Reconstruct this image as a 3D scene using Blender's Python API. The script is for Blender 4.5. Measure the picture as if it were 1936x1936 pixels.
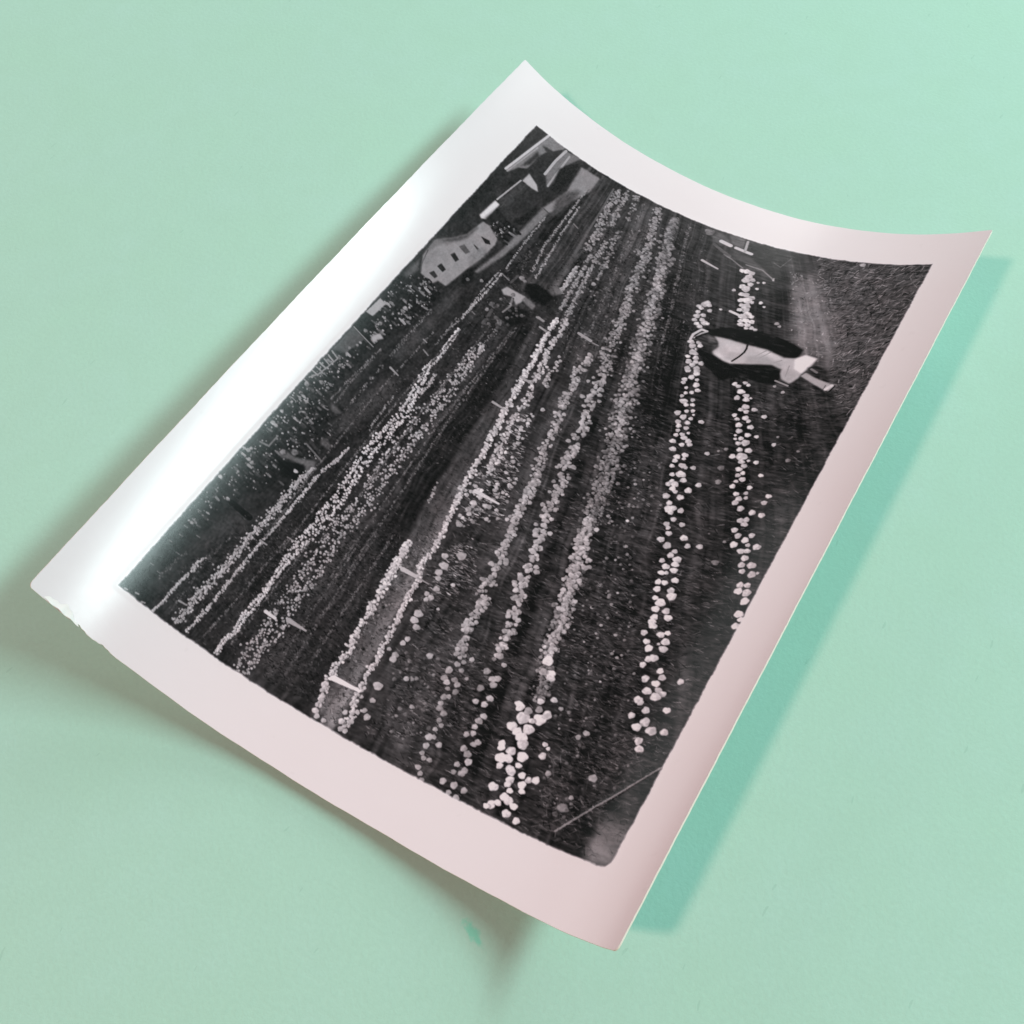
# A curled black-and-white print lying on green paper, lit by two lamps and two added soft fills.
import bpy, math
import numpy as np
from mathutils import Matrix, Vector

for o in list(bpy.data.objects):
    bpy.data.objects.remove(o, do_unlink=True)
scene = bpy.context.scene
MM = 0.001

# ------------------------------------------------------------------ measured layout (millimetres)
LENS = 41.1903
CAM_POS = [-92.789, -47.829, 147.113]            # millimetres
CAM_ROT = [[0.511793, 0.72758, -0.456831], [-0.859101, 0.431264, -0.275601], [-0.003507, 0.533515, 0.845783]]
WARM_POS = [-432.03, 175.03, 602.42]
SHEET_W, SHEET_H = 127.0, 91.148
CURL = [0.48539, 0.22567, 0.23312, -0.24708]
CURL_SLOPE = [0.0626, -0.28274, -0.16622, 0.30583]
BOW = -0.7719
PIC = [[53.713, 36.234], [55.516, -38.447], [-54.959, -38.759], [-55.96, 37.043]]
TILT = [[0.999936, -2.8e-05, 0.011331], [-2.8e-05, 0.999988, 0.004997], [-0.011331, -0.004997, 0.999923]]
DROP = -1.4913

# ------------------------------------------------------------------ camera
cam = bpy.data.cameras.new('camera')
cam.sensor_width = 36.0
cam.lens = LENS
cam.clip_start = 0.005
cam.clip_end = 20.0
cam_ob = bpy.data.objects.new('camera', cam)
scene.collection.objects.link(cam_ob)
m = Matrix([CAM_ROT[0] + [CAM_POS[0] * MM], CAM_ROT[1] + [CAM_POS[1] * MM], CAM_ROT[2] + [CAM_POS[2] * MM], [0, 0, 0, 1]])
cam_ob.matrix_world = m
scene.camera = cam_ob

# ------------------------------------------------------------------ world and lamps
world = bpy.data.worlds.new('World')
scene.world = world
world.use_nodes = True
bg = world.node_tree.nodes['Background']
bg.inputs[0].default_value = (0.48, 1.0, 0.80, 1)
bg.inputs[1].default_value = 0.09

def lamp(name, pos, size, color, watts, along=None):
    """disc lamp, or a strip lamp of (length, width) lying along a direction; aimed at the print"""
    l = bpy.data.lights.new(name, 'AREA')
    l.color = color
    l.energy = watts
    o = bpy.data.objects.new(name, l)
    o.location = [c * MM for c in pos]
    z = o.location.normalized()
    if along is None:
        l.shape = 'DISK'
        l.size = size
        o.rotation_euler = (-z).to_track_quat('-Z', 'Y').to_euler()
    else:
        l.shape = 'RECTANGLE'
        l.size, l.size_y = size
        x = Vector(along)
        x = (x - z * x.dot(z)).normalized()
        y = z.cross(x)
        o.rotation_euler = Matrix((x, y, z)).transposed().to_euler()
    scene.collection.objects.link(o)
    return o
KEY_POS = [450.0, -600.0, 712.0]
lamp('strip_lamp', KEY_POS, (0.62, 0.13), (0.75, 0.95, 0.94), 8.1, (0.982, 0.19, 0.0))
lamp('warm_lamp', [c * 1.3 for c in WARM_POS], 0.10, (1.0, 0.46, 0.43), 4.5)
lamp('far_fill', (630.0, 20.0, 280.0), (0.5, 0.3), (1.0, 1.0, 0.99), 1.5, (0.0, 1.0, 0.0))  # unseen soft fill, added to brighten the far side of the card
lamp('left_fill', (60.0, 450.0, 200.0), (0.55, 0.30), (0.95, 1.0, 0.99), 0.52, (1.0, 0.0, 0.0))  # weak extra fill, added to lift the card's far left corner

vs = scene.view_settings
vs.view_transform = 'Standard'
vs.look = 'None'
vs.exposure = 0.07
vs.gamma = 1.0
vs.use_curve_mapping = False

# ------------------------------------------------------------------ materials
def new_mat(name):
    mt = bpy.data.materials.new(name)
    mt.use_nodes = True
    nt = mt.node_tree
    return mt, nt, nt.nodes['Principled BSDF']

def node(nt, kind, **kw):
    n = nt.nodes.new(kind)
    for k, v in kw.items():
        setattr(n, k, v)
    return n

def mathn(nt, op, a, b=None, clamp=False):
    n = nt.nodes.new('ShaderNodeMath')
    n.operation = op
    n.use_clamp = clamp
    for i, v in enumerate((a, b)):
        if v is None:
            continue
        if isinstance(v, (int, float)):
            n.inputs[i].default_value = v
        else:
            nt.links.new(v, n.inputs[i])
    return n.outputs[0]

def mixc(nt, fac, a, b, blend='MIX'):
    n = nt.nodes.new('ShaderNodeMix')
    n.data_type = 'RGBA'
    n.blend_type = blend
    for i, v in ((0, fac), (6, a), (7, b)):
        if isinstance(v, (int, float)):
            n.inputs[i].default_value = v
        elif isinstance(v, tuple):
            n.inputs[i].default_value = (*v, 1)
        else:
            nt.links.new(v, n.inputs[i])
    return n.outputs[2]

def noise(nt, vec, scale, detail=3.0, rough=0.55):
    n = nt.nodes.new('ShaderNodeTexNoise')
    n.inputs['Scale'].default_value = scale
    n.inputs['Detail'].default_value = detail
    n.inputs['Roughness'].default_value = rough
    nt.links.new(vec, n.inputs['Vector'])
    return n

def ramp(nt, fac, lo, hi):
    n = nt.nodes.new('ShaderNodeMapRange')
    n.inputs[1].default_value = lo
    n.inputs[2].default_value = hi
    nt.links.new(fac, n.inputs[0])
    return n.outputs[0]

# green card
green, nt, bsdf = new_mat('green_card')
geo = node(nt, 'ShaderNodeNewGeometry')
pos = geo.outputs['Position']
n1 = noise(nt, pos, 55, 3)
n2 = noise(nt, pos, 190, 3)
n3 = noise(nt, pos, 1500, 2, 0.6)
col = mixc(nt, ramp(nt, n1.outputs['Fac'], 0.3, 0.7), (0.420, 0.716, 0.584), (0.432, 0.716, 0.614))
col = mixc(nt, mathn(nt, 'MULTIPLY', ramp(nt, n2.outputs['Fac'], 0.35, 0.7), 0.7), col, (0.414, 0.694, 0.574))
# paper tooth
col = mixc(nt, mathn(nt, 'MULTIPLY', ramp(nt, n3.outputs['Fac'], 0.3, 0.75), 0.38), col, (0.365, 0.635, 0.53))
# short dark fibres pressed into the sheet
mapn = node(nt, 'ShaderNodeMapping')
mapn.inputs['Rotation'].default_value = (0, 0, 1.25)
mapn.inputs['Scale'].default_value = (330, 1500, 1)
warp = noise(nt, pos, 120, 2)
addv = node(nt, 'ShaderNodeVectorMath', operation='MULTIPLY_ADD')
nt.links.new(warp.outputs['Color'], addv.inputs[0])
addv.inputs[1].default_value = (0.004, 0.004, 0)
nt.links.new(pos, addv.inputs[2])
nt.links.new(addv.outputs[0], mapn.inputs['Vector'])
vor = node(nt, 'ShaderNodeTexVoronoi')
vor.inputs['Scale'].default_value = 1.0
vor.inputs['Randomness'].default_value = 1.0
nt.links.new(mapn.outputs[0], vor.inputs['Vector'])
sep = node(nt, 'ShaderNodeSeparateColor')
nt.links.new(vor.outputs['Color'], sep.inputs[0])
rare = mathn(nt, 'GREATER_THAN', sep.outputs[0], 0.988)
core = mathn(nt, 'LESS_THAN', vor.outputs['Distance'], 0.22)
fib = mathn(nt, 'MULTIPLY', mathn(nt, 'MULTIPLY', rare, core), 0.20)
col = mixc(nt, fib, col, (0.20, 0.42, 0.33))
# one turquoise stain below the print
def stain(cx, cy, ang, rx, ry, amp):
    mp = node(nt, 'ShaderNodeMapping', vector_type='TEXTURE')
    mp.inputs['Location'].default_value = (cx * MM, cy * MM, 0)
    mp.inputs['Rotation'].default_value = (0, 0, ang)
    mp.inputs['Scale'].default_value = (rx * MM, ry * MM, 1)
    nt.links.new(pos, mp.inputs['Vector'])
    ln = node(nt, 'ShaderNodeVectorMath', operation='LENGTH')
    nt.links.new(mp.outputs[0], ln.inputs[0])
    wb = noise(nt, pos, 900, 2)
    d = mathn(nt, 'ADD', ln.outputs['Value'], mathn(nt, 'MULTIPLY', mathn(nt, 'SUBTRACT', wb.outputs['Fac'], 0.5), 2.2))
    return mathn(nt, 'MULTIPLY', mathn(nt, 'SUBTRACT', 1.0, ramp(nt, d, 0.55, 1.1)), amp)
col = mixc(nt, stain(-67.5, -26.7, -2.0, 1.9, 0.7, 0.75), col, (0.20, 0.70, 0.52))
nt.links.new(col, bsdf.inputs['Base Color'])
bsdf.inputs['Roughness'].default_value = 0.85
bsdf.inputs['Specular IOR Level'].default_value = 0.18
bump = node(nt, 'ShaderNodeBump')
bump.inputs['Strength'].default_value = 0.22
bump.inputs['Distance'].default_value = 0.0002
nt.links.new(n3.outputs['Fac'], bump.inputs['Height'])
nt.links.new(bump.outputs[0], bsdf.inputs['Normal'])

# photographic paper; 'ink' (1 = bare paper) darkens it where the picture is printed
PAPER = (0.815, 0.778, 0.818)
def photo_mat(name, printed):
    mt, nt, bsdf = new_mat(name)
    geo = node(nt, 'ShaderNodeNewGeometry')
    pos = geo.outputs['Position']
    a = noise(nt, pos, 90, 3)
    col = mixc(nt, mathn(nt, 'MULTIPLY', ramp(nt, a.outputs['Fac'], 0.35, 0.75), 0.5), PAPER, tuple(c * k for c, k in zip(PAPER, (0.985, 0.970, 0.965))))
    sp = noise(nt, pos, 420, 2)
    col = mixc(nt, mathn(nt, 'MULTIPLY', ramp(nt, sp.outputs['Fac'], 0.70, 0.76), 0.10), col, (0.56, 0.52, 0.54))
    if printed:
        at = node(nt, 'ShaderNodeAttribute')
        at.attribute_name = 'ink'
        gr = noise(nt, pos, 5200, 2, 0.7)
        tint = noise(nt, pos, 260, 2)
        ink = mathn(nt, 'MULTIPLY', at.outputs['Fac'], mathn(nt, 'ADD', 0.86, mathn(nt, 'MULTIPLY', gr.outputs['Fac'], 0.28)))
        ink = mathn(nt, 'MAXIMUM', mathn(nt, 'MINIMUM', ink, 1.0), 0.008)
        cc = node(nt, 'ShaderNodeCombineColor')
        for i in range(3):
            nt.links.new(ink, cc.inputs[i])
        inkc = mixc(nt, 1.0, cc.outputs[0], mixc(nt, tint.outputs['Fac'], (1.04, 0.97, 1.0), (0.96, 1.0, 1.04)), 'MULTIPLY')
        isw = ramp(nt, at.outputs['Fac'], 0.75, 0.98)
        inkc = mixc(nt, isw, inkc, (1, 1, 1))
        col = mixc(nt, 1.0, col, inkc, 'MULTIPLY')
    nt.links.new(col, bsdf.inputs['Base Color'])
    # faint brushing and pits in the gelatine surface
    mp = node(nt, 'ShaderNodeMapping')
    mp.inputs['Scale'].default_value = (2600, 420, 420)
    nt.links.new(pos, mp.inputs['Vector'])
    br = noise(nt, mp.outputs[0], 1.0, 2)
    pit = noise(nt, pos, 700, 2)
    rr = mathn(nt, 'ADD', 0.14, mathn(nt, 'MULTIPLY', br.outputs['Fac'], 0.08))
    nt.links.new(rr, bsdf.inputs['Roughness'])
    bsdf.inputs['Specular IOR Level'].default_value = 0.32
    h = mathn(nt, 'ADD', mathn(nt, 'MULTIPLY', br.outputs['Fac'], 0.35), pit.outputs['Fac'])
    bump = node(nt, 'ShaderNodeBump')
    bump.inputs['Strength'].default_value = 0.05
    bump.inputs['Distance'].default_value = 0.00008
    nt.links.new(h, bump.inputs['Height'])
    nt.links.new(bump.outputs[0], bsdf.inputs['Normal'])
    return mt
paper_mat = photo_mat('photographic_paper', False)
print_mat = photo_mat('printed_gelatine', True)
edge_mat, nt, bsdf = new_mat('cut_paper_edge')
geo = node(nt, 'ShaderNodeNewGeometry')
en = noise(nt, geo.outputs['Position'], 1300, 2)
nt.links.new(mixc(nt, en.outputs['Fac'], (0.80, 0.74, 0.62), (0.92, 0.88, 0.80)), bsdf.inputs['Base Color'])
bsdf.inputs['Roughness'].default_value = 0.9

# ------------------------------------------------------------------ mesh helpers
def mesh_object(name, verts, quads, mats, parent=None, smooth=True, mat_index=None):
    me = bpy.data.meshes.new(name)
    verts = np.ascontiguousarray(verts, np.float32)
    quads = np.ascontiguousarray(quads, np.int32)
    me.vertices.add(len(verts))
    me.vertices.foreach_set('co', verts.ravel())
    me.loops.add(quads.size)
    me.loops.foreach_set('vertex_index', quads.ravel())
    me.polygons.add(len(quads))
    me.polygons.foreach_set('loop_start', np.arange(0, quads.size, 4, dtype=np.int32))
    me.polygons.foreach_set('loop_total', np.full(len(quads), 4, np.int32))
    for mt in mats:
        me.materials.append(mt)
    if mat_index is not None:
        me.polygons.foreach_set('material_index', np.ascontiguousarray(mat_index, np.int32))
    me.polygons.foreach_set('use_smooth', np.full(len(quads), smooth))
    me.update(calc_edges=True)
    me.validate()
    ob = bpy.data.objects.new(name, me)
    scene.collection.objects.link(ob)
    ob.parent = parent
    return ob

def grid_quads(nx, ny):
    i = np.arange(nx * ny).reshape(ny, nx)
    return np.stack([i[:-1, :-1], i[:-1, 1:], i[1:, 1:], i[1:, :-1]], -1).reshape(-1, 4)

# ------------------------------------------------------------------ the green sheet it lies on
S = 1.2
gx = np.linspace(-S, S, 9)
xx, yy = np.meshgrid(gx, gx)
table = mesh_object('table_surface', np.stack([xx, yy, 0 * xx], -1).reshape(-1, 3), grid_quads(9, 9), [green])
table['kind'] = 'structure'
table['label'] = 'pale green card covering the table under the photograph'

# ------------------------------------------------------------------ shape of the curled sheet
_q = np.linspace(-1, 1, 401)
def _profile(k):
    th = k[0] * _q + k[1] * _q ** 2 + k[2] * _q ** 3 + k[3] * _q ** 4
    ds = SHEET_H / 400
    y = np.concatenate([[0], np.cumsum((np.cos(th[1:]) + np.cos(th[:-1])) / 2 * ds)])
    z = np.concatenate([[0], np.cumsum((np.sin(th[1:]) + np.sin(th[:-1])) / 2 * ds)])
    return y - y[200], z - z[200]
_k, _s = np.array(CURL), np.array(CURL_SLOPE)
_y0, _z0 = _profile(_k - _s)
_y1, _z1 = _profile(_k + _s)
_T = np.array(TILT)
LIFT = 0.03

def sheet_raw(u, v):
    un = u / (SHEET_W / 2)
    t = (un + 1) / 2
    q = v / (SHEET_H / 2)
    y = np.interp(q, _q, _y0) * (1 - t) + np.interp(q, _q, _y1) * t
    z = np.interp(q, _q, _z0) * (1 - t) + np.interp(q, _q, _z1) * t + BOW * un ** 2
    return np.stack([u, y, z], -1) @ _T.T - np.array([0, 0, DROP])

def sheet(u, v, off=0.0):
    """point of the sheet (mm) at paper coordinates u, v, pushed 'off' along its normal"""
    h = 0.25
    p = sheet_raw(u, v)
    n = np.cross(sheet_raw(u + h, v) - sheet_raw(u - h, v), sheet_raw(u, v + h) - sheet_raw(u, v - h))
    n /= np.linalg.norm(n, axis=-1, keepdims=True)
    p = p + n * (np.asarray(off)[..., None] if np.ndim(off) else off)
    p[..., 2] += THICK + LIFT
    return p
THICK = 0.24

# ------------------------------------------------------------------ drawing the picture
RNG = np.random.default_rng(1947)
CW, CH, PAD = 2200, 1500, 24
canvas = np.full((CH + 2 * PAD, CW + 2 * PAD), 50.0, np.float32)
HH, WW = canvas.shape

def blur(a, r):
    """box blur, twice"""
    for _ in range(2):
        for ax in (0, 1):
            k = int(r)
            b = np.pad(a, [(k + 1, k) if i == ax else (0, 0) for i in (0, 1)], mode='edge')
            c = np.cumsum(b, axis=ax, dtype=np.float64)
            n = a.shape[ax]
            hi = np.take(c, np.arange(2 * k + 1, 2 * k + 1 + n), axis=ax)
            lo = np.take(c, np.arange(0, n), axis=ax)
            a = ((hi - lo) / (2 * k + 1)).astype(np.float32)
    return a

def lattice(step, stepy=None):
    """smooth value noise over the whole canvas, about -1..1"""
    stepy = stepy or step
    h, w = int(HH / stepy) + 3, int(WW / step) + 3
    g = RNG.uniform(-1, 1, (h, w)).astype(np.float32)
    ys, xs = np.arange(HH) / stepy, np.arange(WW) / step
    y0, x0 = ys.astype(int), xs.astype(int)
    fy, fx = (ys - y0)[:, None], (xs - x0)[None]
    fy, fx = fy * fy * (3 - 2 * fy), fx * fx * (3 - 2 * fx)
    a = g[y0][:, x0] * (1 - fx) + g[y0][:, x0 + 1] * fx
    b = g[y0 + 1][:, x0] * (1 - fx) + g[y0 + 1][:, x0 + 1] * fx
    return (a * (1 - fy) + b * fy).astype(np.float32)

def inside(px, py, poly):
    x, y = poly[:, 0], poly[:, 1]
    r = np.zeros(np.broadcast(px, py).shape, bool)
    j = len(poly) - 1
    for i in range(len(poly)):
        if y[i] != y[j]:
            c = ((y[i] > py) != (y[j] > py)) & (px < (x[j] - x[i]) * (py - y[i]) / (y[j] - y[i]) + x[i])
            r ^= c
        j = i
    return r

def win(x0, y0, x1, y1):
    x0, y0 = max(int(x0), 0), max(int(y0), 0)
    x1, y1 = min(int(x1) + 1, WW), min(int(y1) + 1, HH)
    if x1 <= x0 or y1 <= y0:
        return None
    return x0, y0, x1, y1

def put(w, m, tone):
    x0, y0, x1, y1 = w
    c = canvas[y0:y1, x0:x1]
    c += (tone - c) * m

def fill(poly, tone, soft):
    p = np.array(poly, float).reshape(-1, 2) + PAD
    r = soft * 2 + 2
    w = win(p[:, 0].min() - r, p[:, 1].min() - r, p[:, 0].max() + r, p[:, 1].max() + r)
    if w is None:
        return
    x0, y0, x1, y1 = w
    m = inside(np.arange(x0, x1)[None] + 0.5, np.arange(y0, y1)[:, None] + 0.5, p).astype(np.float32)
    if soft:
        m = blur(m, max(1, soft))
    put(w, m, tone)

def seg(xa, ya, xb, yb, wa, wb, tone, amt=1.0):
    r = max(wa, wb) / 2 + 2
    w = win(min(xa, xb) - r, min(ya, yb) - r, max(xa, xb) + r, max(ya, yb) + r)
    if w is None:
        return
    x0, y0, x1, y1 = w
    X, Y = np.arange(x0, x1)[None] + 0.5 - xa, np.arange(y0, y1)[:, None] + 0.5 - ya
    dx, dy = xb - xa, yb - ya
    t = np.clip((X * dx + Y * dy) / (dx * dx + dy * dy + 1e-6), 0, 1)
    d = np.hypot(X - t * dx, Y - t * dy)
    put(w, np.clip(((wa + (wb - wa) * t) / 2 - d) * 0.7 + 0.5, 0, 1) * amt, tone)

def head(x, y, r, tone, shadow=True):
    """a flower head: slightly lobed disc, a touch darker towards its lower edge, dark gap below it"""
    rr = r * 1.5 + 3
    w = win(x - rr, y - rr, x + rr, y + rr * 1.3)
    if w is None:
        return
    x0, y0, x1, y1 = w
    X, Y = np.arange(x0, x1)[None] + 0.5 - x, np.arange(y0, y1)[:, None] + 0.5 - y
    if shadow:
        d = np.hypot(X - 0.1 * r, (Y - 0.55 * r) * 0.95)
        put(w, np.clip((r * 1.2 - d) * (1.2 / max(r, 2)), 0, 1) * 0.6, 34)
    a = np.arctan2(Y, X)
    ph = RNG.uniform(0, 6.28, 2)
    e = RNG.uniform(0.9, 1.1)
    R = r * (1 + 0.07 * np.sin(3 * a + ph[0]) + 0.05 * np.sin(5 * a + ph[1]))
    d = np.hypot(X * e * 1.06, Y / e / 1.06)
    k = 0.5 if r < 8 else 0.38
    put(w, np.clip((R - d) * k + 0.5, 0, 1), tone - 16 * np.clip(Y / max(r, 1), -0.3, 1) + PETALS[y0:y1, x0:x1])

def pts_in(poly, n):
    p = np.array(poly, float).reshape(-1, 2)
    lo, hi = p.min(0), p.max(0)
    out = np.zeros((0, 2))
    while len(out) < n:
        c = RNG.uniform(lo, hi, (n * 3, 2))
        out = np.concatenate([out, c[inside(c[:, 0], c[:, 1], p)]])
    return out[:n] + PAD

def draw(it):
    k = it[0]
    if k == 'P':
        fill(it[3], it[1], it[2])
    elif k == 'S':
        p = np.array(it[4], float).reshape(-1, 2) + PAD
        n = len(p) - 1
        for i in range(n):
            seg(*p[i], *p[i + 1], it[2] + (it[3] - it[2]) * i / n, it[2] + (it[3] - it[2]) * (i + 1) / n, it[1])
    elif k == 'D':
        d = np.array(it[3], float).reshape(-1, 3)
        for x, y, r in d:
            head(x + PAD + RNG.normal(0, 0.8), y + PAD, r * RNG.uniform(0.78, 1.08), it[1] + RNG.uniform(-it[2] * 1.5, it[2] * 0.6))
    elif k == 'R':
        r, per, tone, var, lanes, dat = it[1:]
        d = np.array(dat, float).reshape(-1, 4)
        for i in range(len(d) - 1):
            a, b = d[i], d[i + 1]
            sc = (a[3] + b[3]) / 2
            ln = np.hypot(*(b[:2] - a[:2]))
            n = int(per * ln / sc / 100 + RNG.uniform())
            nx, ny = -(b[1] - a[1]) / (ln + 1e-6), (b[0] - a[0]) / (ln + 1e-6)
            ts = np.sort(RNG.uniform(0, 1, n))
            for t in ts:
                hw = a[2] + (b[2] - a[2]) * t
                o = RNG.uniform(-1, 1)
                if lanes == 2 and hw > 22 * sc:
                    o = (0.62 if RNG.uniform() < 0.5 else -0.62) + RNG.normal(0, 0.28)
                elif lanes == 0:
                    o = RNG.normal(0, 0.5)
                x = a[0] + (b[0] - a[0]) * t + nx * o * hw
                y = a[1] + (b[1] - a[1]) * t + ny * o * hw
                head(x + PAD, y + PAD, r * sc * RNG.uniform(0.6, 1.15), tone + RNG.uniform(-var, var * 0.8), RNG.uniform() < 0.8)
    elif k == 'T':
        n, tone, var, ln, wd, spread, tilt, poly = it[1:]
        for x, y in pts_in(poly, n):
            g = math.radians(RNG.normal(tilt, spread))
            L = ln * RNG.uniform(0.35, 1.1)
            dx, dy = math.sin(g) * L / 2, -math.cos(g) * L / 2
            t = tone + 4 + RNG.normal(0, var * 1.35)
            bend = RNG.normal(0, 0.18) * L
            w = wd * RNG.uniform(0.5, 1.2)
            seg(x - dx, y - dy, x + bend * 0.3, y, w, w, t, 0.9)
            seg(x + bend * 0.3, y, x + dx + bend, y + dy, w, w * 0.4, t, 0.9)
    elif k == 'V':
        n, r, poly = it[1:]
        for x, y in sorted(pts_in(poly, n).tolist(), key=lambda q: q[1]):
            s = r * RNG.uniform(0.6, 1.25)
            b = RNG.choice([30, 38, 48, 64, 90, 120, 150], p=[.22, .22, .2, .14, .1, .07, .05]) + RNG.uniform(-6, 6)
            lean = RNG.normal(0, 0.25) * s
            seg(x, y + 2.0 * s, x + lean, y, s * 1.1, s * 1.35, b)
            seg(x + lean + s * 0.5, y + 0.2 * s, x + RNG.normal(0.6, 0.5) * s, y + 1.2 * s, s * 0.4, s * 0.35, b + RNG.uniform(-8, 20))
            head(x + lean, y - 0.95 * s, s * 0.45, RNG.choice([70, 105, 140, 168]) + RNG.uniform(-8, 8), False)
    elif k == 'K':
        n, tone, var, r, poly = it[1:]
        for x, y in pts_in(poly, n):
            head(x, y, r * RNG.uniform(0.45, 1.3), max(20, tone + RNG.normal(0, var)), False)

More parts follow.
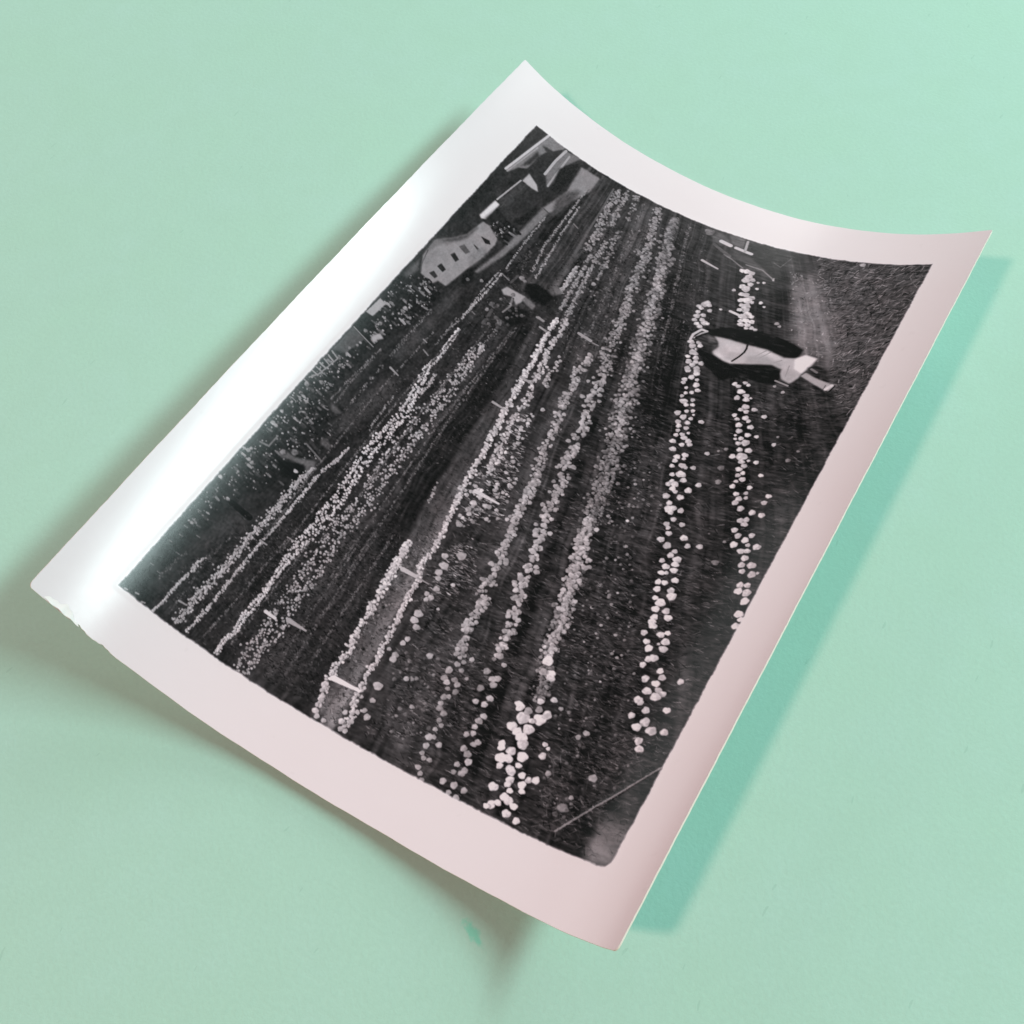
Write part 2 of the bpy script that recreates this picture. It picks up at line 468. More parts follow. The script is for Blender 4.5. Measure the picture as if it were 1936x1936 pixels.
PETALS = 15 * lattice(5) + 12 * lattice(9)
VP = (3647, 216)
ART = [
('P',80,18,[2208,1097,2195,1504,1757,1505,1477,1494,1575,1403,1790,1353,1982,1234,2100,1134]),
('P',104,34,[2112,1060,2107,1161,1972,1267,1843,1361,1720,1394,1656,1364,1729,1249,1785,1167,1927,1130]),
('P',122,24,[2065,1095,2060,1158,1955,1237,1811,1323,1742,1308,1796,1207,1932,1146]),
('P',62,20,[1567,1249,1575,1403,1454,1384,1420,1243,1532,1211]),
('P',42,14,[1798,1076,1872,1131,2077,1059,2024,997,1892,1028]),
('P',72,12,[2155,1010,2153,1112,2069,1108,2097,1050]),
('P',72,7,[1506,435,1525,460,1295,491,1047,528,875,558,740,591,635,612,513,640,462,559,601,529,693,520,817,503,1005,477,1209,459]),
('P',78,8,[875,558,740,591,635,612,513,640,462,559,693,520,825,515]),
('P',98,6,[1947,374,1957,386,1823,405,1695,418,1608,426,1578,410,1766,395]),
('P',90,7,[625,540,655,599,562,614,501,624,403,637,311,648,230,659,166,660,107,666,8,686,0,632,5,598,73,598,143,592,207,590,296,579,409,568,516,556]),
('P',106,8,[32,620,79,608,132,677,73,682,8,686]),
('P',36,10,[143,592,100,594,2,600,2,572,76,572,295,565,296,579]),
('P',70,14,[2172,458,2182,515,2041,545,1871,567,1906,531,2051,471]),
('P',66,10,[2061,573,2145,564,2161,587,1836,651,1617,716,1561,713,1776,649]),
('P',64,14,[2187,625,2190,713,1994,765,1816,819,1738,833,1927,753,2085,709,2104,637]),
('P',34,16,[1928,703,1974,730,1804,797,1632,842,1530,854,1706,774]),
('P',38,16,[1405,862,1523,890,1278,1011,1195,987,1040,998,1104,943,1238,925]),
('P',64,16,[1216,980,1298,1001,979,1160,919,1022,1076,979]),
('P',66,18,[1266,968,1305,1011,1090,1095,939,1150,853,1142,768,1135,937,1047,1097,1007]),
('P',38,16,[1027,1271,1081,1307,856,1412,836,1342]),
('P',40,18,[1471,1250,1538,1327,1281,1418,1115,1439,1349,1320]),
('P',36,16,[777,1353,852,1409,616,1505,510,1494,623,1396]),
('P',72,14,[338,1009,393,1045,286,1063,235,1047]),
('P',66,14,[522,966,630,984,465,1044,380,1025]),
('P',64,18,[276,717,376,723,348,811,216,843,109,844,49,799,159,742]),
('P',58,18,[232,714,293,821,139,905,75,903,36,844]),
('P',112,14,[40,1418,117,1430,110,1497,8,1511,-1,1466,4,1419]),
('P',36,10,[37,1339,91,1395,42,1423,7,1418,12,1353]),
('P',44,18,[237,1380,297,1458,276,1495,137,1498,150,1444]),
('P',66,10,[317,96,399,117,394,151,235,122,185,87,214,64]),
('P',72,10,[759,152,878,160,1024,189,1027,220,889,217,769,205]),
('P',72,8,[1070,149,1305,154,1435,166,1428,189,1219,190,1078,185]),
('P',64,8,[831,100,1042,110,1078,131,855,119]),
('P',34,12,[1529,1104,1356,1190,1195,1256,1008,1349,868,1424,885,1478,1027,1404,1213,1314,1375,1248,1553,1162]),
('P',36,12,[1532,936,1337,1001,1136,1082,946,1152,803,1210,819,1272,960,1216,1151,1148,1352,1070,1544,1008]),
('P',36,12,[788,1210,622,1278,497,1326,373,1365,308,1393,322,1452,383,1426,507,1387,636,1339,804,1272]),
('P',38,12,[2038,896,1909,952,1790,1004,1810,1060,1931,1008,2061,953]),
('P',36,12,[313,1074,216,1067,125,1093,56,1134,96,1216,154,1181,213,1165,291,1173]),
('P',34,12,[320,889,189,916,93,931,27,934,25,969,93,966,191,952,323,925]),
('P',34,12,[374,958,260,986,167,1010,76,1033,81,1067,172,1045,265,1022,379,994]),
('P',36,12,[633,816,520,834,413,857,313,884,318,917,417,891,521,869,633,852]),
('P',36,12,[674,897,532,934,428,957,432,993,536,971,678,935]),
('P',32,12,[1558,833,1375,880,1199,922,1032,962,915,999,922,1046,1036,1011,1202,973,1378,933,1562,886]),
('P',36,12,[1174,702,1005,741,841,773,842,802,1007,772,1177,733]),
('P',38,12,[1368,734,1167,778,997,813,998,836,1168,802,1369,759]),
('P',30,12,[1454,393,1277,410,1112,423,967,435,965,476,1109,465,1275,452,1452,437]),
('P',38,12,[1425,355,1244,371,1060,386,1059,407,1243,392,1424,376]),
('P',30,12,[1318,391,994,412,730,437,484,460,482,532,727,511,990,488,1311,471]),
('P',36,12,[1094,371,785,394,501,415,500,443,784,424,1093,402]),
('P',44,12,[555,441,399,454,229,471,90,491,91,527,230,507,399,492,554,480]),
('P',34,12,[528,413,351,424,167,445,168,463,351,442,527,432]),
('P',34,12,[846,285,582,273,323,271,179,268,178,283,322,286,580,289,843,302]),
('P',38,12,[673,285,414,278,203,271,201,289,412,297,671,304]),
('P',50,3,[2207,-3,2208,46,1949,22,1856,46,1712,66,1623,75,1581,53,1526,12,1437,15,1377,45,1311,6,1595,6,1912,8]),
('P',42,5,[1841,-2,1912,8,1914,26,1756,37,1671,29,1601,11]),
('P',42,4,[1321,1,1380,44,1370,101,1366,147,1183,130,1052,94,940,74,817,90,664,90,583,72,679,-3,782,0,947,0,1070,3,1209,6]),
('P',40,5,[748,-1,816,92,747,143,611,182,546,175,467,126,424,97,384,90,286,75,212,66,291,2,486,2,643,-2]),
('P',34,5,[350,-4,354,62,265,60,215,51,174,69,92,61,32,84,3,90,-7,1,124,-2]),
('P',142,2,[1408,36,1444,16,1522,11,1581,53,1623,75,1709,87,1712,113,1687,161,1659,169,1591,164,1520,153,1459,144,1406,136,1404,106,1381,98,1385,48]),
('P',112,6,[1444,16,1522,11,1581,53,1623,75,1597,79,1514,30]),
('P',92,1,[1564,83,1585,91,1575,122,1556,116]),
('P',48,1,[1517,80,1534,85,1522,112,1506,108]),
('P',42,1,[1447,73,1467,77,1458,101,1442,99]),
('P',55,1,[1406,68,1425,74,1417,96,1403,93]),
('P',38,1,[1654,115,1661,146,1650,156,1641,141]),
('P',38,1,[1609,113,1607,156,1618,170,1597,170,1597,138]),
('S',84,3.8,3.8,[1385,48,1414,32,1474,17]),
('P',95,4,[1341,12,1425,15,1386,38,1333,26]),
('P',60,2,[1827,74,1952,93,1955,161,1921,192,1807,194,1778,162,1772,110]),
('P',34,4,[1778,162,1921,192,1864,199,1800,193]),
('P',208,2,[1721,64,1813,70,1810,91,1726,92,1714,75]),
('S',170,5.9,5.9,[1821,73,1953,90]),
('S',90,2.5,2.5,[1804,98,1910,106]),
('P',176,2,[1956,94,2004,95,1981,141,1958,161,1955,133]),
('P',122,2,[1952,20,2194,50,2206,101,2196,132,2120,87,2013,78,1991,53,1945,37]),
('S',194,8.6,8.6,[1951,24,2199,57]),
('S',150,6.0,6.0,[1948,33,2121,57]),
('P',62,3,[2002,56,2065,63,2109,65,2096,78,2038,76]),
('P',60,3,[2142,63,2150,83,2151,116,2124,104]),
('P',52,4,[2088,78,2150,102,2135,126,2050,130,1978,170,2003,93,2033,84]),
('P',116,3,[2049,136,2189,131,2197,165,2204,199,2126,170,2057,183,1995,174]),
('S',176,9.7,9.7,[2043,137,2122,134,2191,139]),
('S',160,7.0,7.0,[2006,172,2068,167,2179,161]),
('P',36,4,[2105,163,2191,206,2084,223,2001,207,2022,181]),
('S',40,10.9,10.9,[2204,199,2203,246,2197,314]),
('P',34,5,[1725,113,1777,139,1770,194,1689,187,1697,159]),
('P',32,5,[1487,152,1564,164,1480,192,1447,170]),
('P',72,5,[1824,81,1945,95,1948,123,1815,115]),
('P',54,6,[1815,115,1944,126,1951,164,1846,169]),
('P',44,5,[1726,85,1795,95,1780,142,1719,131,1717,105]),
('P',84,4,[1520,12,1580,54,1621,76,1683,85,1669,90,1610,84,1566,59]),
('P',128,6,[1555,125,1620,136,1627,168,1589,166,1520,153]),
('P',128,8,[1440,23,1510,33,1451,60,1411,39]),
('P',134,3,[2171,218,2173,296,2095,299,1906,237,1911,209,2034,234]),
('P',118,3,[1911,209,1908,236,1766,228,1650,216,1523,186,1521,174,1654,195,1791,203]),
('P',84,7,[1977,222,2034,234,2078,273,2013,274,1905,256]),
('S',80,4.3,4.3,[1913,210,1908,236]),
('V',26,7.0,[1727,103,1763,144,1763,194,1677,181,1689,150]),
('K',5,110,40,2.9,[1727,103,1763,144,1763,194,1677,181,1689,150]),
('V',120,6.3,[1321,1,1388,74,1366,147,1196,121,1065,85,1075,43,1222,23]),
('K',24,110,40,2.61,[1321,1,1388,74,1366,147,1196,121,1065,85,1075,43,1222,23]),
('V',150,5.9,[1022,22,1059,89,940,74,817,90,653,98,753,5,933,11]),
('K',30,110,40,2.43,[1022,22,1059,89,940,74,817,90,653,98,753,5,933,11]),
('V',210,5.6,[740,5,810,96,744,165,630,188,557,167,474,128,425,88,404,27,557,9,665,6]),
('K',42,110,40,2.29,[740,5,810,96,744,165,630,188,557,167,474,128,425,88,404,27,557,9,665,6]),
('V',60,5.3,[541,-2,384,90,293,69,221,58,282,10,436,14]),
('K',12,110,40,2.17,[541,-2,384,90,293,69,221,58,282,10,436,14]),
('P',165,1,[1212,8,1209,33,1143,28,1139,3]),
('P',34,1,[1131,2,1125,51,1082,50,1075,4]),
('P',86,2,[1068,6,1058,85,1057,56,978,41,960,4]),
('S',150,2.9,2.9,[1070,7,1059,91]),
('S',140,4.9,4.9,[955,7,947,35]),
('S',150,4.9,4.9,[936,7,930,32]),
('S',140,4.9,4.9,[916,6,912,30]),
('S',150,4.9,4.9,[897,5,895,28]),
('S',140,4.8,4.8,[878,4,878,26]),
('S',150,4.8,4.8,[860,3,860,24]),
('S',135,4.2,4.2,[947,35,866,24,836,9]),
('P',165,2,[1078,67,1097,70,1113,80,1105,99,1087,86,1073,83]),
('D',112,14,[1086,41,7.2]),
('D',142,14,[1244,87,8.2]),
('D',142,14,[1228,87,7.5]),
('D',142,14,[1225,117,6.0]),
('D',142,14,[1352,73,5.4]),
('D',142,14,[1336,79,5.3]),
('D',142,14,[1141,60,6.6]),
('D',142,14,[1166,59,5.9]),
('D',142,14,[1003,40,6.4]),
('D',142,14,[1027,52,5.0]),
('D',142,14,[1042,54,4.3]),
('D',142,14,[975,48,4.2]),
('D',142,14,[934,53,5.6]),
('D',142,14,[936,64,5.6]),
('D',142,14,[814,17,7.5]),
('D',142,14,[848,46,6.9]),
('D',142,14,[848,71,4.8]),
('D',158,14,[691,16,6.0]),
('D',158,14,[646,20,7.9]),
('D',158,14,[645,31,5.9]),
('D',158,14,[671,17,4.6]),
('D',158,14,[507,49,7.0]),
('D',158,14,[511,37,5.8]),
('D',158,14,[531,19,6.4]),
('D',158,14,[541,22,4.5]),
('D',158,14,[461,37,4.4]),
('D',158,14,[414,10,6.2]),
('D',158,14,[378,65,5.0]),
('D',158,14,[572,158,6.5]),
('D',158,14,[260,35,4.8]),
('P',104,3,[585,83,602,91,606,131,635,184,609,196,589,183,591,134,579,96]),
('D',122,14,[594,95,9.8,616,121,9.2]),
('P',24,3,[565,95,587,129,603,168,579,182,546,175,538,135]),
('S',118,5.8,5.8,[574,28,581,54,623,54]),
('S',112,5.3,5.3,[661,130,646,196]),
('S',66,8.7,8.7,[675,135,664,175]),
('P',92,3,[708,151,706,192,687,190,689,161]),
('P',96,3,[819,106,813,152,796,139,802,114]),
('S',26,18.7,18.7,[377,83,374,143]),
('D',200,14,[572,158,7.2]),
('S',150,4.0,4.0,[3,16,5,25]),
('S',150,4.0,4.0,[12,45,14,54]),
('S',150,4.0,4.0,[3,72,6,81]),
('S',118,2.8,2.8,[376,62,377,72]),
('S',118,2.7,2.7,[261,31,262,41]),
('S',118,2.7,2.7,[239,24,240,35]),
('S',118,2.7,2.7,[211,30,212,40]),
('S',118,2.7,2.7,[180,19,181,29]),
('S',118,2.7,2.7,[239,67,240,77]),
('S',118,2.7,2.7,[166,55,167,65]),
('S',118,2.6,2.6,[99,24,100,34]),
('S',118,2.6,2.6,[93,51,94,61]),
('S',118,2.7,2.7,[298,23,300,34]),
('T',2600,70,26,21.2,1.5,16,0,[273,687,598,1159,802,1278,122,1417,4,1287,11,861]),
('T',2200,74,24,20.3,1.6,14,0,[687,634,1065,1003,475,1309,246,841,399,707]),
('T',1500,70,22,17.1,1.9,16,0,[1160,611,1690,795,968,1165,740,709]),
('T',2000,62,22,22.7,1.8,22,0,[1308,853,1544,1359,1423,1487,875,1497,758,1140]),
('T',2200,66,26,23.0,1.6,18,0,[758,973,919,1368,755,1477,283,1506,200,1283]),
('T',1100,64,26,20.2,1.7,30,0,[256,1195,399,1469,15,1488,15,1270]),
('T',900,54,12,23.8,3.4,32,-50,[2194,1111,2196,1501,1477,1494,1667,1367,1862,1317,2006,1217]),
('T',1400,96,26,28.1,2.6,32,-50,[2194,1111,2196,1501,1477,1494,1667,1367,1862,1317,2006,1217]),
('T',420,120,18,10.2,2.6,60,0,[2100,1057,2092,1197,1814,1343,1707,1315,1805,1181]),
('T',500,66,18,18.1,2.0,25,0,[1549,1186,1675,1433,1476,1477,1414,1192]),
('T',2400,56,20,10.6,1.6,24,0,[376,193,616,513,318,564,38,599,18,456]),
('T',1600,36,8,10.6,2.2,24,0,[376,193,616,513,318,564,38,599,18,456]),
('T',1600,70,26,14.5,1.9,18,0,[589,604,690,699,168,1018,27,762,227,731]),
('T',1800,58,20,9.4,1.6,26,0,[173,97,856,337,521,558,193,337,70,177]),
('T',1700,60,20,8.6,1.8,30,0,[776,128,1434,347,1293,445,828,485,625,237]),
('T',1700,58,20,9.1,1.5,26,0,[50,77,382,132,472,293,103,564,4,309]),
('T',1100,60,20,9.2,2.1,30,0,[2068,305,2084,400,1592,666,1264,231,1639,249]),
('T',2600,60,22,11.0,2.5,60,0,[1977,379,2184,703,1786,931,1536,897,1366,598,1654,433]),
('K',60,66,12,4.1,[613,548,640,590,363,635,227,654,94,668,44,633,291,583]),
('K',160,118,12,2.84,[613,548,640,590,363,635,227,654,94,668,44,633,291,583]),
('T',700,66,16,10.8,1.8,30,0,[1506,435,1525,460,1047,528,740,591,513,640,462,559,693,520,1005,477]),
('T',900,84,24,10.7,1.6,30,0,[625,540,655,599,501,624,311,648,166,660,8,686,0,632,143,592,296,579,516,556]),
('K',130,118,34,4.01,[1030,931,997,1049,478,1317,393,1125,736,1036]),
('K',70,104,22,4.84,[273,687,339,802,139,905,76,885,61,827]),
('K',90,96,26,3.81,[395,1116,477,1300,234,1461,72,1362,52,1249,229,1210]),
('K',60,110,26,4.03,[1317,888,1239,1031,975,1151,898,980,1141,923]),
('K',110,92,20,4.63,[1871,482,2167,540,1867,652,1653,681,1415,650,1416,569]),
('T',420,125,40,17.9,2.5,10,0,[1134,572,1189,618,1060,646,924,695,785,726,691,628,771,593,938,589]),
('T',240,120,36,16.5,2.3,10,0,[615,646,703,691,566,775,441,699,360,697]),
('K',110,165,28,5.02,[1109,571,1182,614,1060,646,924,695,785,726,691,628,771,593,938,589]),
('D',178,14,[791,629,12.5,766,628,9.7,752,638,9.0,801,664,9.1,804,675,7.7,707,633,10.3,764,690,8.3,862,659,7.1,816,636,8.4,978,652,8.0,1194,630,6.8,1156,617,6.0,1065,620,7.4,1102,575,7.4]),
('D',182,14,[621,694,14.8,597,654,10.0,568,669,13.9,540,668,10.6,525,677,9.2,493,691,9.1,468,676,9.1,463,692,8.4,452,684,7.1,402,690,11.5,381,691,10.8,365,708,9.5,323,707,8.8,306,703,8.8,265,705,10.6,251,707,10.5,166,716,13.4,125,727,9.6,272,681,6.8,76,741,10.1,88,725,7.8,220,770,8.6,526,724,6.6,441,729,5.8,308,787,8.7,159,827,6.6,118,696,6.0]),
('R',6,22,150,20,0,[1884,237,3.0,0.43,1750,238,3.3,0.42,1605,248,3.7,0.41]),
('R',6,20,150,22,0,[1589,237,2.8,0.4,1474,235,3.2,0.4,1349,243,3.9,0.39,1264,231,3.0,0.38]),
('R',7,20,142,22,0,[2101,287,2.7,0.45,1987,289,3.5,0.44,1774,298,5.0,0.42,1656,322,5.3,0.41]),
('R',7,20,150,22,0,[2008,304,2.6,0.44,1875,314,3.4,0.43,1738,333,5.0,0.42,1633,344,5.3,0.41]),
('R',8,16,84,14,0,[1724,276,8.3,0.42,1632,288,10.6,0.41]),
('R',7,20,168,20,0,[1580,248,3.2,0.4,1459,247,3.9,0.39,1348,241,4.2,0.39]),
('R',7,12,112,18,0,[1335,228,3.1,0.38,1269,233,3.4,0.38,1202,233,3.4,0.37]),
('R',7,14,112,16,0,[1072,114,2.9,0.36,955,105,3.2,0.35,826,99,3.4,0.34]),
('R',7,14,108,16,0,[1022,115,2.9,0.36,925,110,3.2,0.35,818,117,3.1,0.34]),
('R',8,16,102,22,0,[1305,151,5.3,0.38,1191,149,5.9,0.37,1066,151,6.5,0.36]),
('R',8,12,124,20,0,[964,235,3.6,0.36,883,238,3.9,0.35,816,244,4.8,0.35]),
('R',8,9,112,26,0,[1030,151,7.2,0.36,927,149,7.0,0.35,821,152,7.6,0.34]),
('R',9,14,112,20,0,[1422,346,6.3,0.39,1354,351,7.0,0.39,1301,346,8.4,0.38]),
('R',10,18,165,22,0,[1774,429,5.9,0.42,1712,434,7.5,0.42,1641,441,9.9,0.41]),
('R',8,8,92,18,0,[297,140,4.9,0.31,190,130,5.4,0.3,81,143,6.4,0.29,16,143,7.2,0.29]),
('R',9,12,92,18,0,[184,76,4.2,0.3,129,68,5.3,0.29,80,67,5.8,0.29]),
('R',10,22,182,18,0,[206,125,2.7,0.3,187,118,4.8,0.3,145,118,4.2,0.3,113,114,4.4,0.29,81,114,4.1,0.29,43,115,3.8,0.29,2,110,3.4,0.29]),
('R',10,34,176,26,0,[614,192,8.6,0.33,557,183,11.1,0.33,492,184,12.9,0.32,424,185,13.3,0.32,373,181,13.2,0.31,305,180,13.6,0.31,227,180,14.0,0.3,162,179,14.4,0.3,132,176,13.7,0.3,76,175,12.9,0.29,13,178,13.9,0.29]),
('R',9.5,18,184,24,0,[735,231,3.4,0.34,673,228,4.4,0.34,620,215,6.6,0.33,557,214,5.9,0.33,492,215,5.2,0.32,435,215,4.5,0.32,361,213,4.4,0.31,291,213,5.5,0.31,213,213,5.5,0.3,139,215,6.0,0.3,125,217,5.4,0.3,68,214,5.9,0.29,10,212,4.6,0.29]),
('R',10.5,30,204,24,2,[1302,258,3.8,0.38,1240,261,5.3,0.38,1169,265,6.0,0.37,1117,258,7.4,0.37,1055,271,10.9,0.36,995,282,14.4,0.36,920,293,16.3,0.35,864,290,16.1,0.35,779,285,16.5,0.34,691,291,17.6,0.34,576,303,17.1,0.33,514,302,16.3,0.33,442,304,16.7,0.32,392,299,15.8,0.32,334,299,9.4,0.31,252,304,6.1,0.31,191,308,7.9,0.3,129,304,7.8,0.3,89,312,7.1,0.3,49,303,4.7,0.29,8,309,5.8,0.29]),
('R',10,16,170,22,0,[1113,290,5.2,0.37,1058,298,5.8,0.36,1020,294,5.8,0.36]),
('R',10.5,32,168,32,2,[1301,346,11.5,0.38,1240,343,16.7,0.38,1167,349,20.9,0.37,1108,346,22.1,0.37,1044,355,24.1,0.36,966,350,28.0,0.36,893,350,29.7,0.35,814,352,29.9,0.35,733,356,27.3,0.34,624,366,24.7,0.33,547,362,25.0,0.33,468,360,27.1,0.32,391,370,28.6,0.32,319,373,26.9,0.31,240,375,23.4,0.31,213,379,25.7,0.31,160,388,29.1,0.3,118,394,25.8,0.3,115,385,27.0,0.3,58,385,25.4,0.3,4,393,23.4,0.29]),
('R',11,9,150,26,0,[797,504,2.1,0.35,720,520,5.5,0.34]),
('R',15,17,206,22,0,[551,546,4.6,0.33,478,557,8.5,0.33,417,564,9.6,0.32,585,544,10.0,0.33,528,548,11.9,0.33,483,556,11.1,0.33,435,558,12.3,0.32,391,566,13.4,0.32,348,573,13.3,0.32,302,575,9.4,0.31,255,582,10.6,0.31,211,591,11.1,0.31,172,589,11.0,0.31,138,595,12.1,0.3,100,594,8.4,0.3,60,611,7.7,0.3,19,616,10.0,0.3]),
('R',9,4,110,20,0,[996,389,4.3,0.36,918,389,4.3,0.36]),
('R',12,22,140,24,0,[2177,375,15.5,0.46,2063,389,17.8,0.45,1950,408,20.1,0.44,1855,422,11.2,0.43]),
('R',11,18,136,22,0,[2189,405,7.3,0.46,2076,421,11.6,0.45,2001,432,7.9,0.44]),
('R',11,12,130,26,0,[2189,438,7.3,0.46,2097,463,12.6,0.45,2062,469,8.1,0.45]),
('R',12,12,128,26,0,[2010,468,10.6,0.44,1933,482,12.2,0.44,1838,504,10.3,0.43,1760,513,8.4,0.42]),
('R',11,20,142,20,0,[1930,454,8.7,0.44,1846,465,11.1,0.43,1758,476,8.4,0.42,1642,495,9.1,0.41,1530,512,9.7,0.4]),
('R',11,20,138,20,0,[1847,443,6.0,0.43,1769,453,6.8,0.42,1679,466,7.5,0.42,1578,477,7.3,0.41]),
('R',11,22,170,18,0,[1777,431,6.8,0.42,1696,435,7.5,0.42,1642,440,7.4,0.41]),
('S',98,7.3,7.3,[2162,357,2055,371,1952,380,1816,396]),
('R',14,20,200,20,0,[1541,487,7.3,0.4,1481,489,8.8,0.4,1397,501,10.2,0.39,1326,514,10.1,0.39,1269,516,7.7,0.38,1213,525,9.1,0.38,1162,531,9.0,0.38,1115,536,8.9,0.37,1055,549,8.1,0.37,1001,554,8.7,0.36,952,561,8.6,0.36,903,564,8.6,0.36,869,570,9.9,0.35,831,574,9.1,0.35,782,582,9.0,0.35,668,606,7.5,0.34,605,616,8.0,0.33,540,613,8.6,0.33,491,634,8.5,0.33,439,635,7.1,0.32,378,647,8.3,0.32,326,659,8.8,0.32,269,661,8.7,0.31,233,671,8.0,0.31,204,673,8.0,0.31,160,675,9.1,0.3,107,683,9.0,0.3,64,702,14.9,0.3,14,709,10.0,0.29]),
('R',14,14,184,26,0,[1556,516,8.9,0.41,1514,520,8.1,0.4,1468,525,12.0,0.4,1419,525,11.9,0.4,1371,541,10.2,0.39,1323,548,11.6,0.39,1263,551,10.0,0.38,1224,570,11.4,0.38,1154,571,12.8,0.38,1100,572,8.9,0.37,1051,586,12.5,0.37,991,591,13.1,0.36,948,598,11.5,0.36,897,613,12.1,0.36]),
('R',15,8,165,24,0,[1408,572,6.3,0.39,1350,580,15.6,0.39,1312,578,10.1,0.39,1268,591,13.8,0.38]),
('R',16,16,158,30,0,[1472,651,12.0,0.4,1414,648,15.8,0.4,1324,662,16.3,0.39,1254,674,16.1,0.38,1175,691,17.3,0.38,1104,704,14.8,0.37,1048,714,16.9,0.37,974,733,15.9,0.36,904,755,12.1,0.36,846,756,15.4,0.35,787,768,13.9,0.35]),
('R',21,12,172,28,0,[954,738,15.1,0.36,903,752,12.1,0.36,853,752,14.8,0.35,802,763,15.3,0.35,747,781,15.1,0.34,698,785,19.0,0.34,654,797,18.8,0.34,603,802,17.3,0.33,554,810,18.4,0.33,503,827,15.6,0.33,459,826,16.1,0.32,406,844,17.2,0.32,348,856,17.5,0.31]),
('R',13,26,140,28,0,[2184,527,14.7,0.46,2027,578,16.0,0.45,1940,597,17.5,0.44,1845,618,18.9,0.43,1756,635,19.4,0.42,1658,662,18.2,0.41,1527,684,21.8,0.4,1490,701,24.9,0.4,1416,721,23.7,0.4]),
('R',19,13,164,28,0,[1416,721,22.1,0.4,1362,727,23.4,0.39,1269,750,19.2,0.38,1213,766,16.7,0.38,1145,776,22.4,0.37,1082,792,20.6,0.37,1000,812,22.4,0.36,931,828,20.7,0.36,871,833,21.1,0.35]),
('R',24,9,180,26,0,[863,834,24.6,0.35,828,850,27.8,0.35,773,860,13.7,0.34,727,869,19.1,0.34,678,879,20.2,0.34,619,892,19.9,0.33,562,908,19.0,0.33,510,928,17.4,0.32,454,933,19.1,0.32,398,950,17.6,0.31]),
('R',16,36,124,32,0,[2174,597,13.7,0.46,2062,630,22.4,0.45,1938,669,24.5,0.44,1814,711,25.6,0.43,1689,743,27.5,0.42,1564,775,32.5,0.41,1562,781,32.5,0.41,1412,816,33.1,0.39,1299,852,34.6,0.38,1201,881,34.6,0.38,1089,911,33.7,0.37,992,937,33.0,0.36,908,954,28.1,0.35,816,978,24.1,0.34,739,1000,25.6,0.34,656,1021,25.8,0.33,580,1043,27.2,0.32,516,1055,24.2,0.32,448,1070,21.9,0.31,378,1103,21.5,0.31,325,1114,18.2,0.3]),
('R',16,10,160,24,0,[1938,669,17.5,0.44,1689,743,16.7,0.42,1412,816,19.7,0.39,1213,875,22.6,0.38]),
('R',22,13,178,24,0,[908,954,19.7,0.35,843,964,22.9,0.35,739,1000,20.2,0.34,656,1021,19.8,0.33,580,1043,19.4,0.32,516,1055,17.2,0.32,448,1070,15.7,0.31]),
('R',8,13,100,26,0,[1476,396,3.2,0.4,1037,410,3.6,0.36,651,440,4.0,0.34,394,457,3.8,0.32]),
('R',8,13,100,26,0,[1399,393,3.1,0.39,967,396,3.6,0.36,583,418,4.0,0.33,360,426,3.8,0.32]),
('R',8,13,100,26,0,[1380,329,3.1,0.39,991,332,3.2,0.36,622,346,3.3,0.33]),
('R',8,13,100,26,0,[1289,261,2.3,0.38,971,255,2.9,0.36,662,260,3.0,0.33,344,271,3.1,0.31]),
('R',8,13,100,26,0,[1235,202,2.3,0.38,931,191,2.8,0.35,621,196,3.0,0.33,334,212,2.8,0.31]),
('R',8,13,100,26,0,[577,494,4.0,0.33,355,510,4.4,0.32,122,529,4.8,0.3]),
('R',8,13,100,26,0,[558,454,4.0,0.33,327,468,4.4,0.31,100,488,4.8,0.3]),
('R',8,13,100,26,0,[495,430,3.3,0.33,299,440,3.8,0.31,107,455,4.2,0.3]),
('R',8,13,100,26,0,[439,316,3.2,0.32,226,322,3.7,0.31,53,325,4.1,0.29]),
('R',8,13,100,26,0,[384,262,3.2,0.32,187,261,3.6,0.3,28,255,3.5,0.29]),
('R',8,13,100,26,0,[2172,476,5.5,0.46,1906,531,6.1,0.43,1682,576,6.7,0.42,1474,617,7.2,0.4]),
('R',8,13,100,26,0,[2170,659,6.4,0.46,2020,703,7.1,0.45,1818,770,7.7,0.43,1624,827,8.2,0.41]),
('D',212,14,[1555,1108,8.4,1550,1122,8.4,1570,1136,8.4,1562,1149,8.4,1531,1139,11.7,1519,1161,11.6,1503,1139,9.9,1503,1168,9.9,1515,1179,5.0,1475,1179,11.5,1460,1170,8.2,1457,1189,8.2,1472,1209,8.2,1433,1162,9.1,1421,1176,8.1,1433,1198,11.3,1422,1212,9.0,1400,1191,12.3,1453,1249,8.8,1402,1228,9.0,1377,1202,12.2,1360,1199,5.7,1370,1233,10.5,1370,1261,7.7,1343,1205,6.4,1351,1220,9.5,1330,1221,7.9,1338,1240,12.0,1306,1235,8.8,1315,1261,11.3,1278,1226,10.3,1284,1252,15.0,1276,1278,6.2,1266,1260,9.3,1274,1302,7.8,1255,1274,10.2,1236,1265,9.9,1226,1282,7.7,1214,1272,9.8,1202,1291,11.0,1191,1277,7.7,1173,1275,9.1,1179,1324,10.3,1157,1323,7.9,1147,1297,9.1,1141,1330,7.8,1134,1312,9.9,1116,1308,10.2,1162,1390,9.1,1137,1388,8.4,1101,1332,11.9,1095,1370,11.9,1091,1400,10.4,1060,1350,11.2,1064,1365,9.7,1048,1367,9.4,1023,1349,10.3,1006,1367,11.7,1016,1404,9.4,997,1393,10.8,973,1369,11.0,981,1408,7.5,983,1435,10.5,957,1398,10.1,963,1415,10.1,938,1419,12.1,915,1420,11.4,919,1448,12.9,892,1431,10.8,889,1462,11.4,896,1476,4.6,1355,1323,8.6,1233,1336,8.6]),
